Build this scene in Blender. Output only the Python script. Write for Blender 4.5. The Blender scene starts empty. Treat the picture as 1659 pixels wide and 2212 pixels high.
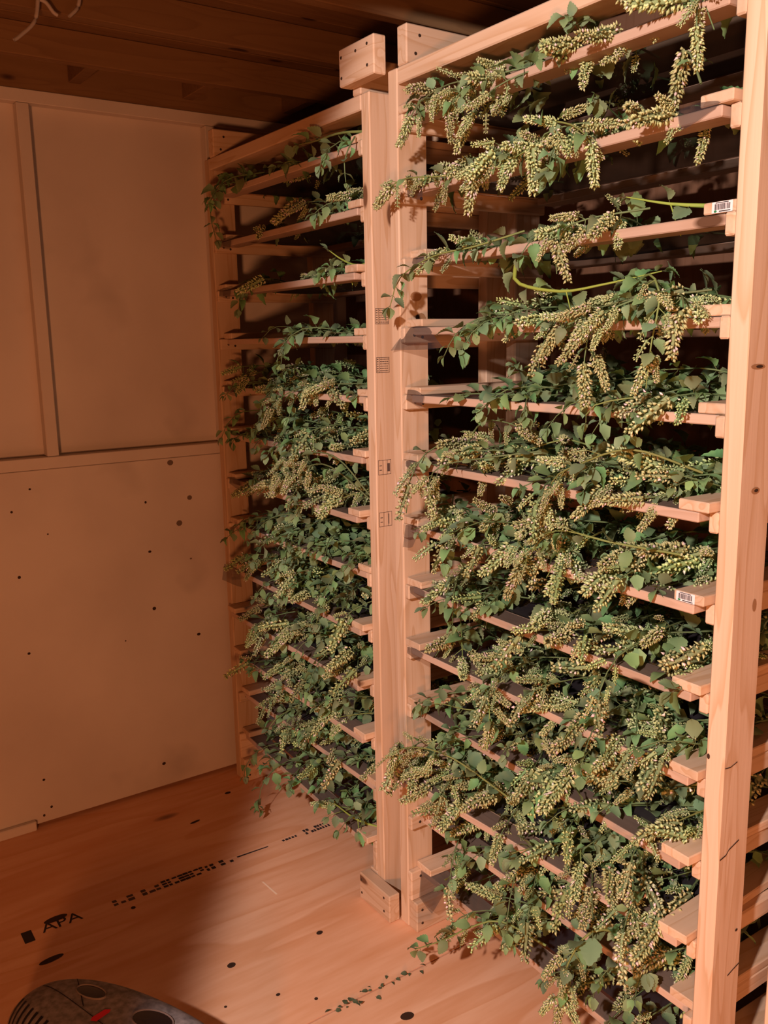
import bpy, bmesh, math, random
import numpy as np
from mathutils import Vector, Matrix

S = bpy.context.scene
COL = S.collection
PI = math.pi

# ------------------------------------------------------------------ camera
cam_d = bpy.data.cameras.new('camera')
cam = bpy.data.objects.new('camera', cam_d)
COL.objects.link(cam)
right = Vector((0.56861624, 0.82240618, -0.01799018))
down = Vector((0.14583824, -0.12230854, -0.98171881))
fwd = Vector((-0.80957197, 0.55559761, -0.18948489))
M = Matrix.Identity(4)
for i in range(3):
    M[i][0] = right[i]; M[i][1] = -down[i]; M[i][2] = -fwd[i]
M.translation = Vector((1.8905, -1.3309, 1.6468))
cam.matrix_world = M
cam_d.sensor_fit = 'VERTICAL'
cam_d.sensor_height = 24.0
cam_d.lens = 24.0 * 1928.9 / 2212.0
cam_d.clip_start = 0.02
S.camera = cam

# ------------------------------------------------------------------ world, lights, exposure
w = bpy.data.worlds.new('night'); S.world = w
w.use_nodes = True
w.node_tree.nodes['Background'].inputs[0].default_value = (0.010, 0.006, 0.004, 1)
w.node_tree.nodes['Background'].inputs[1].default_value = 1.0

def spot(name, loc, target, power, color, deg, blend, radius):
    d = bpy.data.lights.new(name, 'SPOT')
    d.energy = power; d.color = color; d.spot_size = math.radians(deg); d.spot_blend = blend
    d.shadow_soft_size = radius
    o = bpy.data.objects.new(name, d); COL.objects.link(o)
    o.location = loc
    o.rotation_euler = (Vector(target) - Vector(loc)).to_track_quat('-Z', 'Y').to_euler()
    return o
# flashlight beam from beside the photographer, and the shed's dim tungsten work lamp
spot('flashlight_beam', (1.90, -2.40, 2.36), (1.85, 0.0, 1.42), 410.0, (1.0, 0.795, 0.765), 89.6, 0.11, 0.05)
spot('tungsten_work_lamp', (2.8, -2.4, 0.80), (-1.1, -0.3, 0.95), 185.0, (1.0, 0.35, 0.13), 110.0, 0.6, 0.16)

S.view_settings.view_transform = 'Standard'
S.view_settings.look = 'None'
S.view_settings.gamma = 1.0
S.view_settings.use_curve_mapping = False
S.view_settings.exposure = 0.0
try:
    S.cycles.use_denoising = True
    S.cycles.max_bounces = 8
    S.cycles.transparent_max_bounces = 16
except Exception:
    pass

# ------------------------------------------------------------------ materials
def new_mat(name, rough=0.7):
    m = bpy.data.materials.new(name); m.use_nodes = True
    nt = m.node_tree
    b = nt.nodes['Principled BSDF']
    b.inputs['Roughness'].default_value = rough
    b.inputs['Specular IOR Level'].default_value = 0.25
    return m, nt, b

def N(nt, typ, **kw):
    n = nt.nodes.new(typ)
    for k, v in kw.items():
        setattr(n, k, v)
    return n

def ramp(nt, fac, stops):
    r = N(nt, 'ShaderNodeValToRGB')
    while len(r.color_ramp.elements) < len(stops):
        r.color_ramp.elements.new(0.5)
    for e, (p, c) in zip(r.color_ramp.elements, stops):
        e.position = p; e.color = (*c, 1)
    nt.links.new(fac, r.inputs['Fac'])
    return r.outputs['Color']

def mixc(nt, fac, a, b, mode='MIX'):
    n = N(nt, 'ShaderNodeMix', data_type='RGBA', blend_type=mode)
    for s, v in ((n.inputs[0], fac), (n.inputs[6], a), (n.inputs[7], b)):
        if hasattr(v, 'links') or hasattr(v, 'is_linked'):
            nt.links.new(v, s)
        else:
            s.default_value = v if isinstance(v, (int, float)) else (*v, 1)
    return n.outputs[2]

def math_n(nt, op, a, b=None):
    n = N(nt, 'ShaderNodeMath', operation=op)
    for i, v in enumerate((a, b)):
        if v is None: continue
        if isinstance(v, (int, float)): n.inputs[i].default_value = v
        else: nt.links.new(v, n.inputs[i])
    return n.outputs[0]

def wood(name, axis, c_light, c_dark, c_knot, grain=42.0, knots=True, ring=0.5, random_shift=True, rough=0.62, tone=0.22, knot_u=3.2, rs=(1.3, 16.0, 7.0), fine_k=0.5):
    m, nt, b = new_mat(name, rough)
    tc = N(nt, 'ShaderNodeTexCoord')
    vec = tc.outputs['Object']
    oi = N(nt, 'ShaderNodeObjectInfo')
    if random_shift:
        sh = N(nt, 'ShaderNodeVectorMath', operation='SCALE')
        cb = N(nt, 'ShaderNodeCombineXYZ')
        for i, k in enumerate((17.3, 9.1, 23.7)):
            nt.links.new(math_n(nt, 'MULTIPLY', oi.outputs['Random'], k), cb.inputs[i])
        ad = N(nt, 'ShaderNodeVectorMath', operation='ADD')
        nt.links.new(vec, ad.inputs[0]); nt.links.new(cb.outputs[0], ad.inputs[1])
        vec = ad.outputs[0]
    def mapped(along, across):
        mp = N(nt, 'ShaderNodeMapping')
        s = [across] * 3; s[axis] = along
        mp.inputs['Scale'].default_value = s
        nt.links.new(vec, mp.inputs['Vector'])
        return mp.outputs[0]
    # rings stretched along the board
    wv = N(nt, 'ShaderNodeTexNoise'); wv.inputs['Scale'].default_value = 1.0
    wv.inputs['Detail'].default_value = 1.5; wv.inputs['Distortion'].default_value = 0.3
    nt.links.new(mapped(rs[0], rs[1]), wv.inputs['Vector'])
    rg = math_n(nt, 'FRACT', math_n(nt, 'MULTIPLY', wv.outputs[0], rs[2]))
    fine = N(nt, 'ShaderNodeTexNoise'); fine.inputs['Scale'].default_value = 1.0; fine.inputs['Detail'].default_value = 4.0
    nt.links.new(mapped(5.0, grain * 4), fine.inputs['Vector'])
    big = N(nt, 'ShaderNodeTexNoise'); big.inputs['Scale'].default_value = 1.0; big.inputs['Detail'].default_value = 2.0
    nt.links.new(mapped(1.5, 5.0), big.inputs['Vector'])
    mid = tuple(0.5 * (a + d) for a, d in zip(c_light, c_dark))
    base = mixc(nt, big.outputs[0], c_light, mid)
    rr = ramp(nt, rg, [(0.0, (1, 1, 1)), (0.62, (0.75, 0.75, 0.75)), (0.93, (0.0, 0.0, 0.0)), (1.0, (1, 1, 1))])
    inv = math_n(nt, 'MULTIPLY', math_n(nt, 'SUBTRACT', 1.0, rr), ring)
    base = mixc(nt, inv, base, c_dark)
    fr = math_n(nt, 'MULTIPLY', math_n(nt, 'SUBTRACT', fine.outputs[0], 0.35), fine_k)
    base = mixc(nt, fr, base, c_dark)
    if knots:
        vo = N(nt, 'ShaderNodeTexVoronoi'); vo.inputs['Scale'].default_value = 1.0
        nt.links.new(mapped(knot_u, knot_u * 2.6), vo.inputs['Vector'])
        sep = N(nt, 'ShaderNodeSeparateColor'); nt.links.new(vo.outputs['Color'], sep.inputs[0])
        gate = math_n(nt, 'GREATER_THAN', sep.outputs[0], 0.45)
        halo = N(nt, 'ShaderNodeMapRange'); halo.inputs[1].default_value = 0.24; halo.inputs[2].default_value = 0.08
        nt.links.new(vo.outputs['Distance'], halo.inputs[0])
        core = N(nt, 'ShaderNodeMapRange'); core.inputs[1].default_value = 0.115; core.inputs[2].default_value = 0.075
        nt.links.new(vo.outputs['Distance'], core.inputs[0])
        base = mixc(nt, math_n(nt, 'MULTIPLY', math_n(nt, 'MULTIPLY', halo.outputs[0], gate), 0.55), base, c_dark)
        base = mixc(nt, math_n(nt, 'MULTIPLY', core.outputs[0], gate), base, c_knot)
    # tone differs from board to board
    hsv = N(nt, 'ShaderNodeHueSaturation')
    nt.links.new(base, hsv.inputs['Color'])
    nt.links.new(math_n(nt, 'ADD', math_n(nt, 'MULTIPLY', oi.outputs['Random'], tone), 1.0 - tone * 0.6), hsv.inputs['Value'])
    nt.links.new(hsv.outputs[0], b.inputs['Base Color'])
    bp = N(nt, 'ShaderNodeBump'); bp.inputs['Strength'].default_value = 0.12; bp.inputs['Distance'].default_value = 0.002
    nt.links.new(fine.outputs[0], bp.inputs['Height']); nt.links.new(bp.outputs[0], b.inputs['Normal'])
    return m

PINE = ((0.74, 0.565, 0.40), (0.52, 0.31, 0.155), (0.16, 0.075, 0.035))
WOOD = [wood('pine_' + 'xyz'[a], a, *PINE, ring=0.62) for a in range(3)]
GREY = ((0.62, 0.45, 0.33), (0.44, 0.29, 0.19), (0.12, 0.06, 0.03))
STRIP = [wood('strip_' + 'xyz'[a], a, *GREY) for a in range(3)]
PLY = wood('floor_plywood', 1, (0.93, 0.59, 0.38), (0.68, 0.30, 0.125), (0.10, 0.04, 0.02), grain=10.0, ring=0.55, random_shift=True, rough=0.55, tone=0.05, knot_u=1.5, rs=(0.8, 4.5, 5.0), fine_k=1.3)
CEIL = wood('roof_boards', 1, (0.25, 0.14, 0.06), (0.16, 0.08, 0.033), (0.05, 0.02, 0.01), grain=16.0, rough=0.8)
BROWN = wood('back_wall_plywood', 2, (0.20, 0.105, 0.06), (0.14, 0.065, 0.03), (0.06, 0.03, 0.015), grain=12.0, rough=0.8)

def plain(name, col, rough=0.7, noise=0.0, scale=30.0, metal=0.0):
    m, nt, b = new_mat(name, rough)
    b.inputs['Metallic'].default_value = metal
    if noise:
        tc = N(nt, 'ShaderNodeTexCoord'); n = N(nt, 'ShaderNodeTexNoise')
        n.inputs['Scale'].default_value = scale; n.inputs['Detail'].default_value = 6
        nt.links.new(tc.outputs['Object'], n.inputs['Vector'])
        c2 = tuple(max(0, c * (1 - noise)) for c in col)
        c1 = tuple(min(1, c * (1 + noise)) for c in col)
        nt.links.new(ramp(nt, n.outputs[0], [(0.3, c2), (0.7, c1)]), b.inputs['Base Color'])
    else:
        b.inputs['Base Color'].default_value = (*col, 1)
    return m

def painted_wall():
    m, nt, b = new_mat('white_painted_board', 0.75)
    tc = N(nt, 'ShaderNodeTexCoord')
    n = N(nt, 'ShaderNodeTexNoise'); n.inputs['Scale'].default_value = 2.2; n.inputs['Detail'].default_value = 5
    nt.links.new(tc.outputs['Object'], n.inputs['Vector'])
    c = ramp(nt, n.outputs[0], [(0.3, (0.60, 0.53, 0.48)), (0.65, (0.70, 0.63, 0.57))])
    # grey smudges low on the boards
    n2 = N(nt, 'ShaderNodeTexNoise'); n2.inputs['Scale'].default_value = 3.1; n2.inputs['Detail'].default_value = 3
    mp = N(nt, 'ShaderNodeMapping'); mp.inputs['Location'].default_value = (3.3, 1.7, 0.4)
    nt.links.new(tc.outputs['Object'], mp.inputs[0]); nt.links.new(mp.outputs[0], n2.inputs['Vector'])
    mr = N(nt, 'ShaderNodeMapRange'); mr.inputs[1].default_value = 0.60; mr.inputs[2].default_value = 0.80
    nt.links.new(n2.outputs[0], mr.inputs[0])
    c = mixc(nt, math_n(nt, 'MULTIPLY', mr.outputs[0], 0.5), c, (0.33, 0.28, 0.25))
    nt.links.new(c, b.inputs['Base Color'])
    return m
WHITE = painted_wall()
KNOT = plain('dark_knot', (0.045, 0.022, 0.012), 0.8)
STAIN = plain('grey_stain', (0.17, 0.12, 0.09), 0.85)
INK = plain('stamp_ink', (0.035, 0.025, 0.025), 0.8)
INKP = plain('faded_stamp_ink', (0.10, 0.065, 0.05), 0.8)
PAPER = plain('sticker_paper', (0.80, 0.78, 0.76), 0.5)
GREENDOT = plain('sticker_green', (0.03, 0.22, 0.08), 0.5)
SCREW = plain('screw_head', (0.10, 0.07, 0.05), 0.45, metal=0.7)
SCRATCH = plain('pale_scratch', (0.95, 0.72, 0.50), 0.7)
CORD = plain('pale_plastic_cord', (0.42, 0.36, 0.32), 0.5)
DUSTY = plain('dusty_dark_plastic', (0.24, 0.21, 0.20), 0.75, 0.4, 60.0)
GROOVE = plain('black_groove', (0.012, 0.010, 0.010), 0.7)
RIM = plain('worn_rim', (0.20, 0.155, 0.135), 0.55)
LENS = plain('black_gloss', (0.010, 0.008, 0.010), 0.08)
LENS.node_tree.nodes['Principled BSDF'].inputs['Specular IOR Level'].default_value = 0.6
REDM = plain('red_mark', (0.72, 0.015, 0.03), 0.45)

def net_mat(name, lo, hi):
    m, nt, b = new_mat(name, 0.8)
    b.inputs['Base Color'].default_value = (0.035, 0.030, 0.034, 1)
    tr = N(nt, 'ShaderNodeBsdfTransparent'); mx = N(nt, 'ShaderNodeMixShader')
    tc = N(nt, 'ShaderNodeTexCoord'); n = N(nt, 'ShaderNodeTexNoise')
    n.inputs['Scale'].default_value = 9.0
    nt.links.new(tc.outputs['Object'], n.inputs['Vector'])
    mr = N(nt, 'ShaderNodeMapRange'); mr.inputs[3].default_value = lo; mr.inputs[4].default_value = hi
    nt.links.new(n.outputs[0], mr.inputs[0]); nt.links.new(mr.outputs[0], mx.inputs[0])
    nt.links.new(tr.outputs[0], mx.inputs[1]); nt.links.new(b.outputs[0], mx.inputs[2])
    nt.links.new(mx.outputs[0], nt.nodes['Material Output'].inputs['Surface'])
    return m
NET = net_mat('black_netting', 0.82, 0.94)
NETF = net_mat('loose_netting', 0.40, 0.54)

def herb_mat(name, rough, transl, spec=0.3, vary=0.5):
    m, nt, b = new_mat(name, rough)
    b.inputs['Specular IOR Level'].default_value = spec
    at = N(nt, 'ShaderNodeAttribute', attribute_name='tint')
    oi = N(nt, 'ShaderNodeObjectInfo')
    hsv = N(nt, 'ShaderNodeHueSaturation')
    nt.links.new(at.outputs['Color'], hsv.inputs['Color'])
    nt.links.new(math_n(nt, 'ADD', math_n(nt, 'MULTIPLY', oi.outputs['Random'], vary), 1 - vary / 2), hsv.inputs['Value'])
    nt.links.new(math_n(nt, 'ADD', math_n(nt, 'MULTIPLY', oi.outputs['Random'], 0.05), 0.475), hsv.inputs['Hue'])
    nt.links.new(hsv.outputs[0], b.inputs['Base Color'])
    if transl:
        t = N(nt, 'ShaderNodeBsdfTranslucent'); nt.links.new(hsv.outputs[0], t.inputs['Color'])
        mx = N(nt, 'ShaderNodeMixShader'); mx.inputs[0].default_value = transl
        nt.links.new(b.outputs[0], mx.inputs[1]); nt.links.new(t.outputs[0], mx.inputs[2])
        nt.links.new(mx.outputs[0], nt.nodes['Material Output'].inputs['Surface'])
    return m
LEAF = herb_mat('herb_leaf', 0.62, 0.18)
SPIKE = herb_mat('herb_flower', 0.8, 0.0, 0.1, 0.35)
STEM = herb_mat('herb_stem', 0.6, 0.0, 0.3, 0.3)

# ------------------------------------------------------------------ helpers
def link(name, me, mat=None, parent=None, loc=None):
    o = bpy.data.objects.new(name, me)
    COL.objects.link(o)
    if mat is not None:
        for q in (mat if isinstance(mat, (list, tuple)) else [mat]):
            me.materials.append(q)
    if parent is not None: o.parent = parent
    if loc is not None: o.location = loc
    return o

def empty(name, loc, label, cat, group=None):
    o = bpy.data.objects.new(name, None); COL.objects.link(o)
    o.empty_display_size = 0.05
    o.location = loc; o['label'] = label; o['category'] = cat
    if group: o['group'] = group
    return o

def box_mesh(name, size, bev=0.0025):
    bm = bmesh.new()
    bmesh.ops.create_cube(bm, size=1.0)
    bmesh.ops.scale(bm, vec=size, verts=bm.verts)
    if bev:
        bmesh.ops.bevel(bm, geom=list(bm.edges), offset=bev, segments=1, affect='EDGES', profile=0.5)
    me = bpy.data.meshes.new(name); bm.to_mesh(me); bm.free()
    return me

def board(name, lo, hi, mats, parent=None, bev=0.0025, origin=(0, 0, 0), rz=0.0):
    """A bevelled board between two corners; the grain runs along its longest side."""
    lo, hi = Vector(lo), Vector(hi)
    size = hi - lo
    me = box_mesh(name, size, bev)
    ax = max(range(3), key=lambda i: size[i])
    m = mats[ax] if isinstance(mats, list) else mats
    o = link(name, me, m, parent, (lo + hi) / 2 - Vector(origin))
    if rz: o.rotation_euler[2] = rz
    return o

def grid_mesh(name, f, nu, nv):
    vs = [f(u / nu, v / nv) for v in range(nv + 1) for u in range(nu + 1)]
    fs = [(v * (nu + 1) + u, v * (nu + 1) + u + 1, (v + 1) * (nu + 1) + u + 1, (v + 1) * (nu + 1) + u) for v in range(nv) for u in range(nu)]
    me = bpy.data.meshes.new(name); me.from_pydata(vs, [], fs)
    for p in me.polygons: p.use_smooth = True
    return me

def quads_mesh(name, quads):
    vs, fs = [], []
    for q in quads:
        k = len(vs); vs += [tuple(p) for p in q]; fs.append(tuple(range(k, k + len(q))))
    me = bpy.data.meshes.new(name); me.from_pydata(vs, [], fs)
    return me

def structure(o):
    o['kind'] = 'structure'; return o

# ------------------------------------------------------------------ the shed
XW = -1.15            # face of the painted wall's studs
YB = 0.62             # back wall
# floor: plywood sheets laid on a subfloor
fl = structure(link('floor', box_mesh('floor', (4.8, 3.9, 0.04), 0), BROWN, None, (1.15, -1.30, -0.0425)))
FO = Vector((1.15, -1.30, -0.0425))
xs = [-1.24, 0.192, 1.412, 2.632, 3.54]
for a, b_ in zip(xs[:-1], xs[1:]):
    for c, d in ((-3.24, -0.802 - 0.6), (-0.798 - 0.6, YB)):
        board('plywood_sheet', (a + 0.003, c, -0.0224), (b_ - 0.003, d, 0.0), PLY, fl, 0.0, FO)
def disc(cx, cy, rx, ry, n=14, rot=0.0):
    return [(cx + rx * math.cos(t) * math.cos(rot) - ry * math.sin(t) * math.sin(rot), cy + rx * math.cos(t) * math.sin(rot) + ry * math.sin(t) * math.cos(rot)) for t in [2 * PI * i / n for i in range(n)]]
def on_floor(name, polys, mat, z=0.0006):
    return link(name, quads_mesh(name, [[(x - FO.x, y - FO.y, z - FO.z) for x, y in p] for p in polys]), mat, fl)
R0 = random.Random(5)
for (x, y, a, c) in ((-0.598, -0.815, 0.013, 0.034), (-0.424, -0.872, 0.011, 0.034), (-0.514, -0.612, 0.007, 0.007), (-0.112, -0.482, 0.010, 0.012), (0.060, -0.432, 0.005, 0.006),
                     (-0.088, -0.221, 0.008, 0.010), (0.314, -0.207, 0.013, 0.018), (0.13, -0.36, 0.005, 0.005), (0.02, -0.56, 0.004, 0.004), (-0.98, -0.09, 0.008, 0.012), (-0.86, -0.27, 0.006, 0.02)):
    on_floor('knot', [disc(x, y, a, c, 14, R0.uniform(-.2, .2))], KNOT)
on_floor('scratch', [[(-0.405, -0.243), (-0.400, -0.238), (-0.318, -0.232), (-0.319, -0.238)]], SCRATCH)
# grade stamp along the plywood sheet: APA, then worn unreadable print
def text_obj(name, body, size, parent, mat, loc, rot):
    cu = bpy.data.curves.new(name, 'FONT'); cu.body = body; cu.size = size; cu.resolution_u = 3
    o = bpy.data.objects.new(name, cu); COL.objects.link(o); cu.materials.append(mat)
    o.parent = parent; o.location = loc; o.rotation_euler = rot
    return o
t_ = text_obj('floor_stamp', 'APA', 0.062, fl, INK, (-0.552 - FO.x, -0.862 - FO.y, 0.0007 - FO.z), (0, 0, PI / 2))
pol = [[(-0.533, -0.915), (-0.533, -0.887), (-0.588, -0.887), (-0.588, -0.915)]]
on_floor('floor_stamp', pol, INK)
def worn_print(y0, y1, xc, h, step, gaps, rows=2):
    q = []
    y = y0
    while y < y1:
        ww = R0.uniform(0.55, 0.98) * step
        if R0.random() > gaps:
            for r in range(rows):
                if R0.random() < 0.85:
                    x0 = xc + (r - (rows - 1) / 2) * h / rows * 1.05
                    hh = h / rows * R0.uniform(0.3, 0.42)
                    q.append([(x0 - hh, y), (x0 + hh, y), (x0 + hh, y + ww), (x0 - hh, y + ww)])
        y += step
    return q
on_floor('floor_stamp', worn_print(-0.655, -0.52, -0.568, 0.034, 0.022, 0.02, 2), INKP)
on_floor('floor_stamp', worn_print(-0.50, -0.36, -0.572, 0.040, 0.018, 0.0, 3), INK)
on_floor('floor_stamp', worn_print(-0.355, -0.26, -0.572, 0.034, 0.016, 0.15, 2), INK)
on_floor('floor_stamp', [[(-0.576, -0.246), (-0.569, -0.246), (-0.566, -0.135), (-0.571, -0.135)]], INK)
on_floor('floor_stamp', worn_print(-0.105, -0.025, -0.570, 0.014, 0.012, 0.1, 1), INK)
on_floor('floor_stamp', worn_print(0.005, 0.095, -0.572, 0.036, 0.011, 0.1, 2), INK)
on_floor('floor_stamp', worn_print(0.112, 0.175, -0.574, 0.044, 0.012, 0.0, 1), INK)

# painted end wall: boards between framing
wl = structure(link('wall_left', box_mesh('wall_left', (0.05, 3.9, 2.44), 0), WHITE, None, (XW - 0.068, -1.30, 1.20)))
WO = Vector((XW - 0.068, -1.30, 1.20))
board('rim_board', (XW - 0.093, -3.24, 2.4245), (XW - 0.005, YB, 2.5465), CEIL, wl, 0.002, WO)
board('lower_panel', (XW - 0.043, -3.24, 0.012), (XW - 0.003, YB, 1.246), WHITE, wl, 0.002, WO)
board('nailer_rail', (XW - 0.043, -3.24, 1.248), (XW + 0.004, YB, 1.287), WHITE, wl, 0.002, WO)
board('top_plate', (XW - 0.043, -3.24, 2.385), (XW, YB, 2.424), WHITE, wl, 0.002, WO)
for y in (-2.395, -1.785, -1.176, -0.566, 0.055):
    board('stud', (XW - 0.043, y - 0.019, 1.288), (XW, y + 0.019, 2.384), WHITE, wl, 0.002, WO)
def on_wall(name, pts, mat):
    qs = []
    for (y, z, r) in pts:
        qs.append([(XW - 0.0024 - WO.x, a - WO.y, b_ - WO.z) for a, b_ in disc(y, z, r * R0.uniform(.8, 1.2), r * R0.uniform(.8, 1.1), 10)])
    o = link(name, quads_mesh(name, qs), mat, wl); o['kind'] = 'stuff'; return o
on_wall('knot_mark', [(-.145, 1.006, .011), (-.10, 1.095, .008), (-.165, 1.229, .011), (-.109, .868, .004)], STAIN)
on_wall('nail_mark', [(-.265, 1.097, .005), (-.65, 1.186, .004), (-.713, 1.117, .004), (-.606, 1.029, .003), (-.709, .897, .006), (-.262, .917, .005), (-.26, .705, .006), (-.702, .631, .005),
                      (-.096, .574, .006), (-.694, .169, .005), (-.264, .101, .006), (-.677, .062, .005), (-.704, .038, .005), (-.373, .606, .003)], KNOT)
structure(board('baseboard_left', (XW - 0.003, -3.2, 0.0), (XW + 0.018, -0.735, 0.034), WHITE, None, 0.003))
structure(board('wall_back', (-1.25, YB, -0.02), (3.54, YB + 0.04, 2.58), BROWN, None, 0))
structure(board('wall_front', (-1.25, -3.28, -0.02), (3.54, -3.24, 2.58), BROWN, None, 0))
structure(board('wall_right', (3.54, -3.28, -0.02), (3.58, YB + 0.04, 2.58), BROWN, None, 0))
for i, y in enumerate((0.25, 0.60)):
    pass
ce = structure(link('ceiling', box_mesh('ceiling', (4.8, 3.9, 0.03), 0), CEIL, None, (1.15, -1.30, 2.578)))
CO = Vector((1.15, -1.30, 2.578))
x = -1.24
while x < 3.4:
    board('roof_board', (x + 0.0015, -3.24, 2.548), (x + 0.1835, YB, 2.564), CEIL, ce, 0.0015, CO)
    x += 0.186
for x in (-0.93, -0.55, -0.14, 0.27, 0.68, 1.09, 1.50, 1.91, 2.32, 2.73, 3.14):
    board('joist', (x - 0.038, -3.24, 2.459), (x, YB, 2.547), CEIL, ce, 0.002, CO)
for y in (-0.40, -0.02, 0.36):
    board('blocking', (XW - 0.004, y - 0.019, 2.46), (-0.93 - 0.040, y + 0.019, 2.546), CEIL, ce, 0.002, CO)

# ------------------------------------------------------------------ racks
W_ = 0.9717; DEP = 0.4773; T = 0.038; B = 0.089; CT = 0.019
RS = random.Random(11)

screw_me = bpy.data.meshes.new('screw')
bm = bmesh.new(); bmesh.ops.create_cone(bm, cap_ends=True, segments=8, radius1=0.0042, radius2=0.0034, depth=0.0016); bm.to_mesh(screw_me); bm.free()
screw_me.materials.append(SCREW)
def screw(p, normal, parent, origin):
    o = bpy.data.objects.new('screw', screw_me); COL.objects.link(o); o.parent = parent
    o.location = Vector(p) - Vector(origin)
    o.rotation_euler = Vector(normal).to_track_quat('Z', 'Y').to_euler()

def make_rack(x0, zt, z0, p, label, tie=None, full=True):
    """x0: outer face of the wall-end posts. Returns the root."""
    r = empty('drying_rack', (x0, 0, 0), label, 'rack')
    O = (x0, 0, 0)
    x1 = x0 + W_ + T
    def bd(name, lo, hi, mats=WOOD, bev=0.003): return board(name, lo, hi, mats, r, bev, O)
    for xa in (x0, x1 - T):
        for ya in (0.0, DEP - B):
            bd('post', (xa, ya, 0.0), (xa + T, ya + B, zt))
    for ya in (0.0, DEP - B):
        bd('top_beam', (x0 + T + .001, ya, zt - T), (x1 - T - .001, ya + B, zt))
    for xa in (x0 + T + .001, x1 - 2 * T - .001):
        bd('top_runner', (xa, 0.001, zt + .001), (xa + T, DEP - .001, zt + B))
        bd('base_runner', (xa, 0.001, 0.0), (xa + T, DEP - .001, B))
    for i in range(13):
        zc = z0 - p * i
        lo = B + .001 if i == 12 else zc
        if i != 12: lo = zc
        for xa in (x0 + T, x1 - T - CT):
            dy = RS.uniform(-.003, .004)
            c = bd('cleat', (xa + (.0005 if xa < x1 - .5 else -.0005), dy, lo), (xa + CT, DEP - .004 + dy, zc + T))
        if full:
            screw((x0 + T + CT + .0008, 0.03, zc + .019), (1, 0, 0), r, O)
            screw((x0 + T + CT + .0008, 0.055, zc + .014), (1, 0, 0), r, O)
    if tie:
        xa, xb = tie
        bd('tie_block', (xa, -T, 0.0), (xb, -.001, B - .004))
        bd('tie_block', (xa, -T, zt + .017), (xb, -.001, zt + .017 + B))
        for dz, zz in ((.022, 0.0), (.064, 0.0), (.020, zt + .017), (.068, zt + .017)):
            screw((xa + .012, -T - .0006, zz + dz), (0, -1, 0), r, O)
            screw((xb - .028, -T - .0006, zz + dz + .004), (0, -1, 0), r, O)
        screw(((xa + xb) / 2, -T - .0006, zt + .085), (0, -1, 0), r, O)
    for dz in (.025, .066):
        screw((x0 + 2 * T + .0016, .020, dz), (1, 0, 0), r, O)
        screw((x0 + 2 * T + .0016, .020 + dz * .3, zt + dz), (1, 0, 0), r, O)
    return r
Z0N, PN, ZTN = 2.1368, 0.16644, 2.2806
Z0F, PF, ZTF = 2.1113, 0.16345, 2.2560
XF = -0.0815 - (W_ + T)
near = make_rack(0.0, ZTN, Z0N, PN, 'pine drying rack full of herb trays, its tall end post standing in full view')
far = make_rack(XF, ZTF, Z0F, PF, 'pine drying rack full of herb trays in the corner against the white painted wall', tie=(-0.0815 - 2 * T - .001, -0.002))
third = make_rack(W_ + T + 0.108, ZTN, Z0N, PN, 'empty pine rack frame standing beyond the tall end post', full=False)

# lumber grade stamps on the corner rack's post (worn, unreadable print)
def grade_stamp(z, mode):
    qs = []; xx = -0.0815 + 0.0006
    def q(y0, y1, z0, z1): qs.append([(xx - XF, y0, z0), (xx - XF, y1, z0), (xx - XF, y1, z1), (xx - XF, y0, z1)])
    y0, y1, h = 0.006, 0.048, 0.020
    t = 0.0011
    q(y0, y1, z - h, z - h + t); q(y0, y1, z + h - t, z + h); q(y0, y0 + t, z - h, z + h); q(y1 - t, y1, z - h, z + h)
    if mode == 0:
        q(y0 + .010, y0 + .010 + t, z - h, z + h)
        for k in range(6):
            zz = z - h + .004 + k * .006
            yy = y0 + .012
            while yy < y1 - .004:
                w2 = R0.uniform(.0015, .004); q(yy, yy + w2, zz, zz + .0022); yy += w2 + .0013
            q(y0 + .002, y0 + .007, zz, zz + .002)
    else:
        q((y0 + y1) / 2 - .006, (y0 + y1) / 2 - .005, z - h, z + h); q((y0 + y1) / 2 + .008, (y0 + y1) / 2 + .009, z - h, z + h)
        q(y0 + .004, y0 + .012, z - .008, z - .006); q(y0 + .004, y0 + .012, z + .004, z + .006); q(y1 - .012, y1 - .004, z - .012, z + .010) if mode == 1 else q(y1 - .011, y1 - .009, z - .014, z + .014)
    link('grade_stamp', quads_mesh('grade_stamp', qs), INKP, far)
for z, m in ((1.707, 0), (1.581, 0), (1.308, 1), (1.165, 2)): grade_stamp(z, m)

# knots and checks that show on the near rack's posts
RESIN = plain('resin_knot', (0.36, 0.19, 0.085), 0.7)
def mark_x(X, y, z, ry, rz, mat, parent, ox, name='knot'):
    q = [(X + .0007 - ox, y + ry * math.cos(t), z + rz * math.sin(t)) for t in [2 * PI * k / 12 for k in range(12)]]
    return link(name, quads_mesh(name, [q]), mat, parent)
XE = W_ + T
mark_x(XE, .030, 1.592, .020, .0045, RESIN, near, 0.0); mark_x(XE + .0003, .034, 1.592, .010, .0025, KNOT, near, 0.0)
mark_x(XE, .044, 1.382, .012, .006, RESIN, near, 0.0); mark_x(XE + .0003, .046, 1.382, .006, .0028, KNOT, near, 0.0)
mark_x(XE, .062, 1.175, .006, .012, RESIN, near, 0.0); mark_x(XE, .070, .530, .004, .003, KNOT, near, 0.0)
def crack(pts, hw):
    q = []
    for (y0, z0), (y1, z1) in zip(pts[:-1], pts[1:]):
        q.append([(XE + .0007, y0, z0 - hw), (XE + .0007, y1, z1 - hw), (XE + .0007, y1, z1 + hw), (XE + .0007, y0, z0 + hw)])
    link('crack', quads_mesh('crack', q), KNOT, near)
crack([(.004, .881), (.020, .879), (.040, .884)], .0009)
crack([(.004, .700), (.022, .704), (.030, .712), (.060, .722)], .0014)
crack([(.050, .440), (.066, .446), (.086, .452)], .0014)
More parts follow.
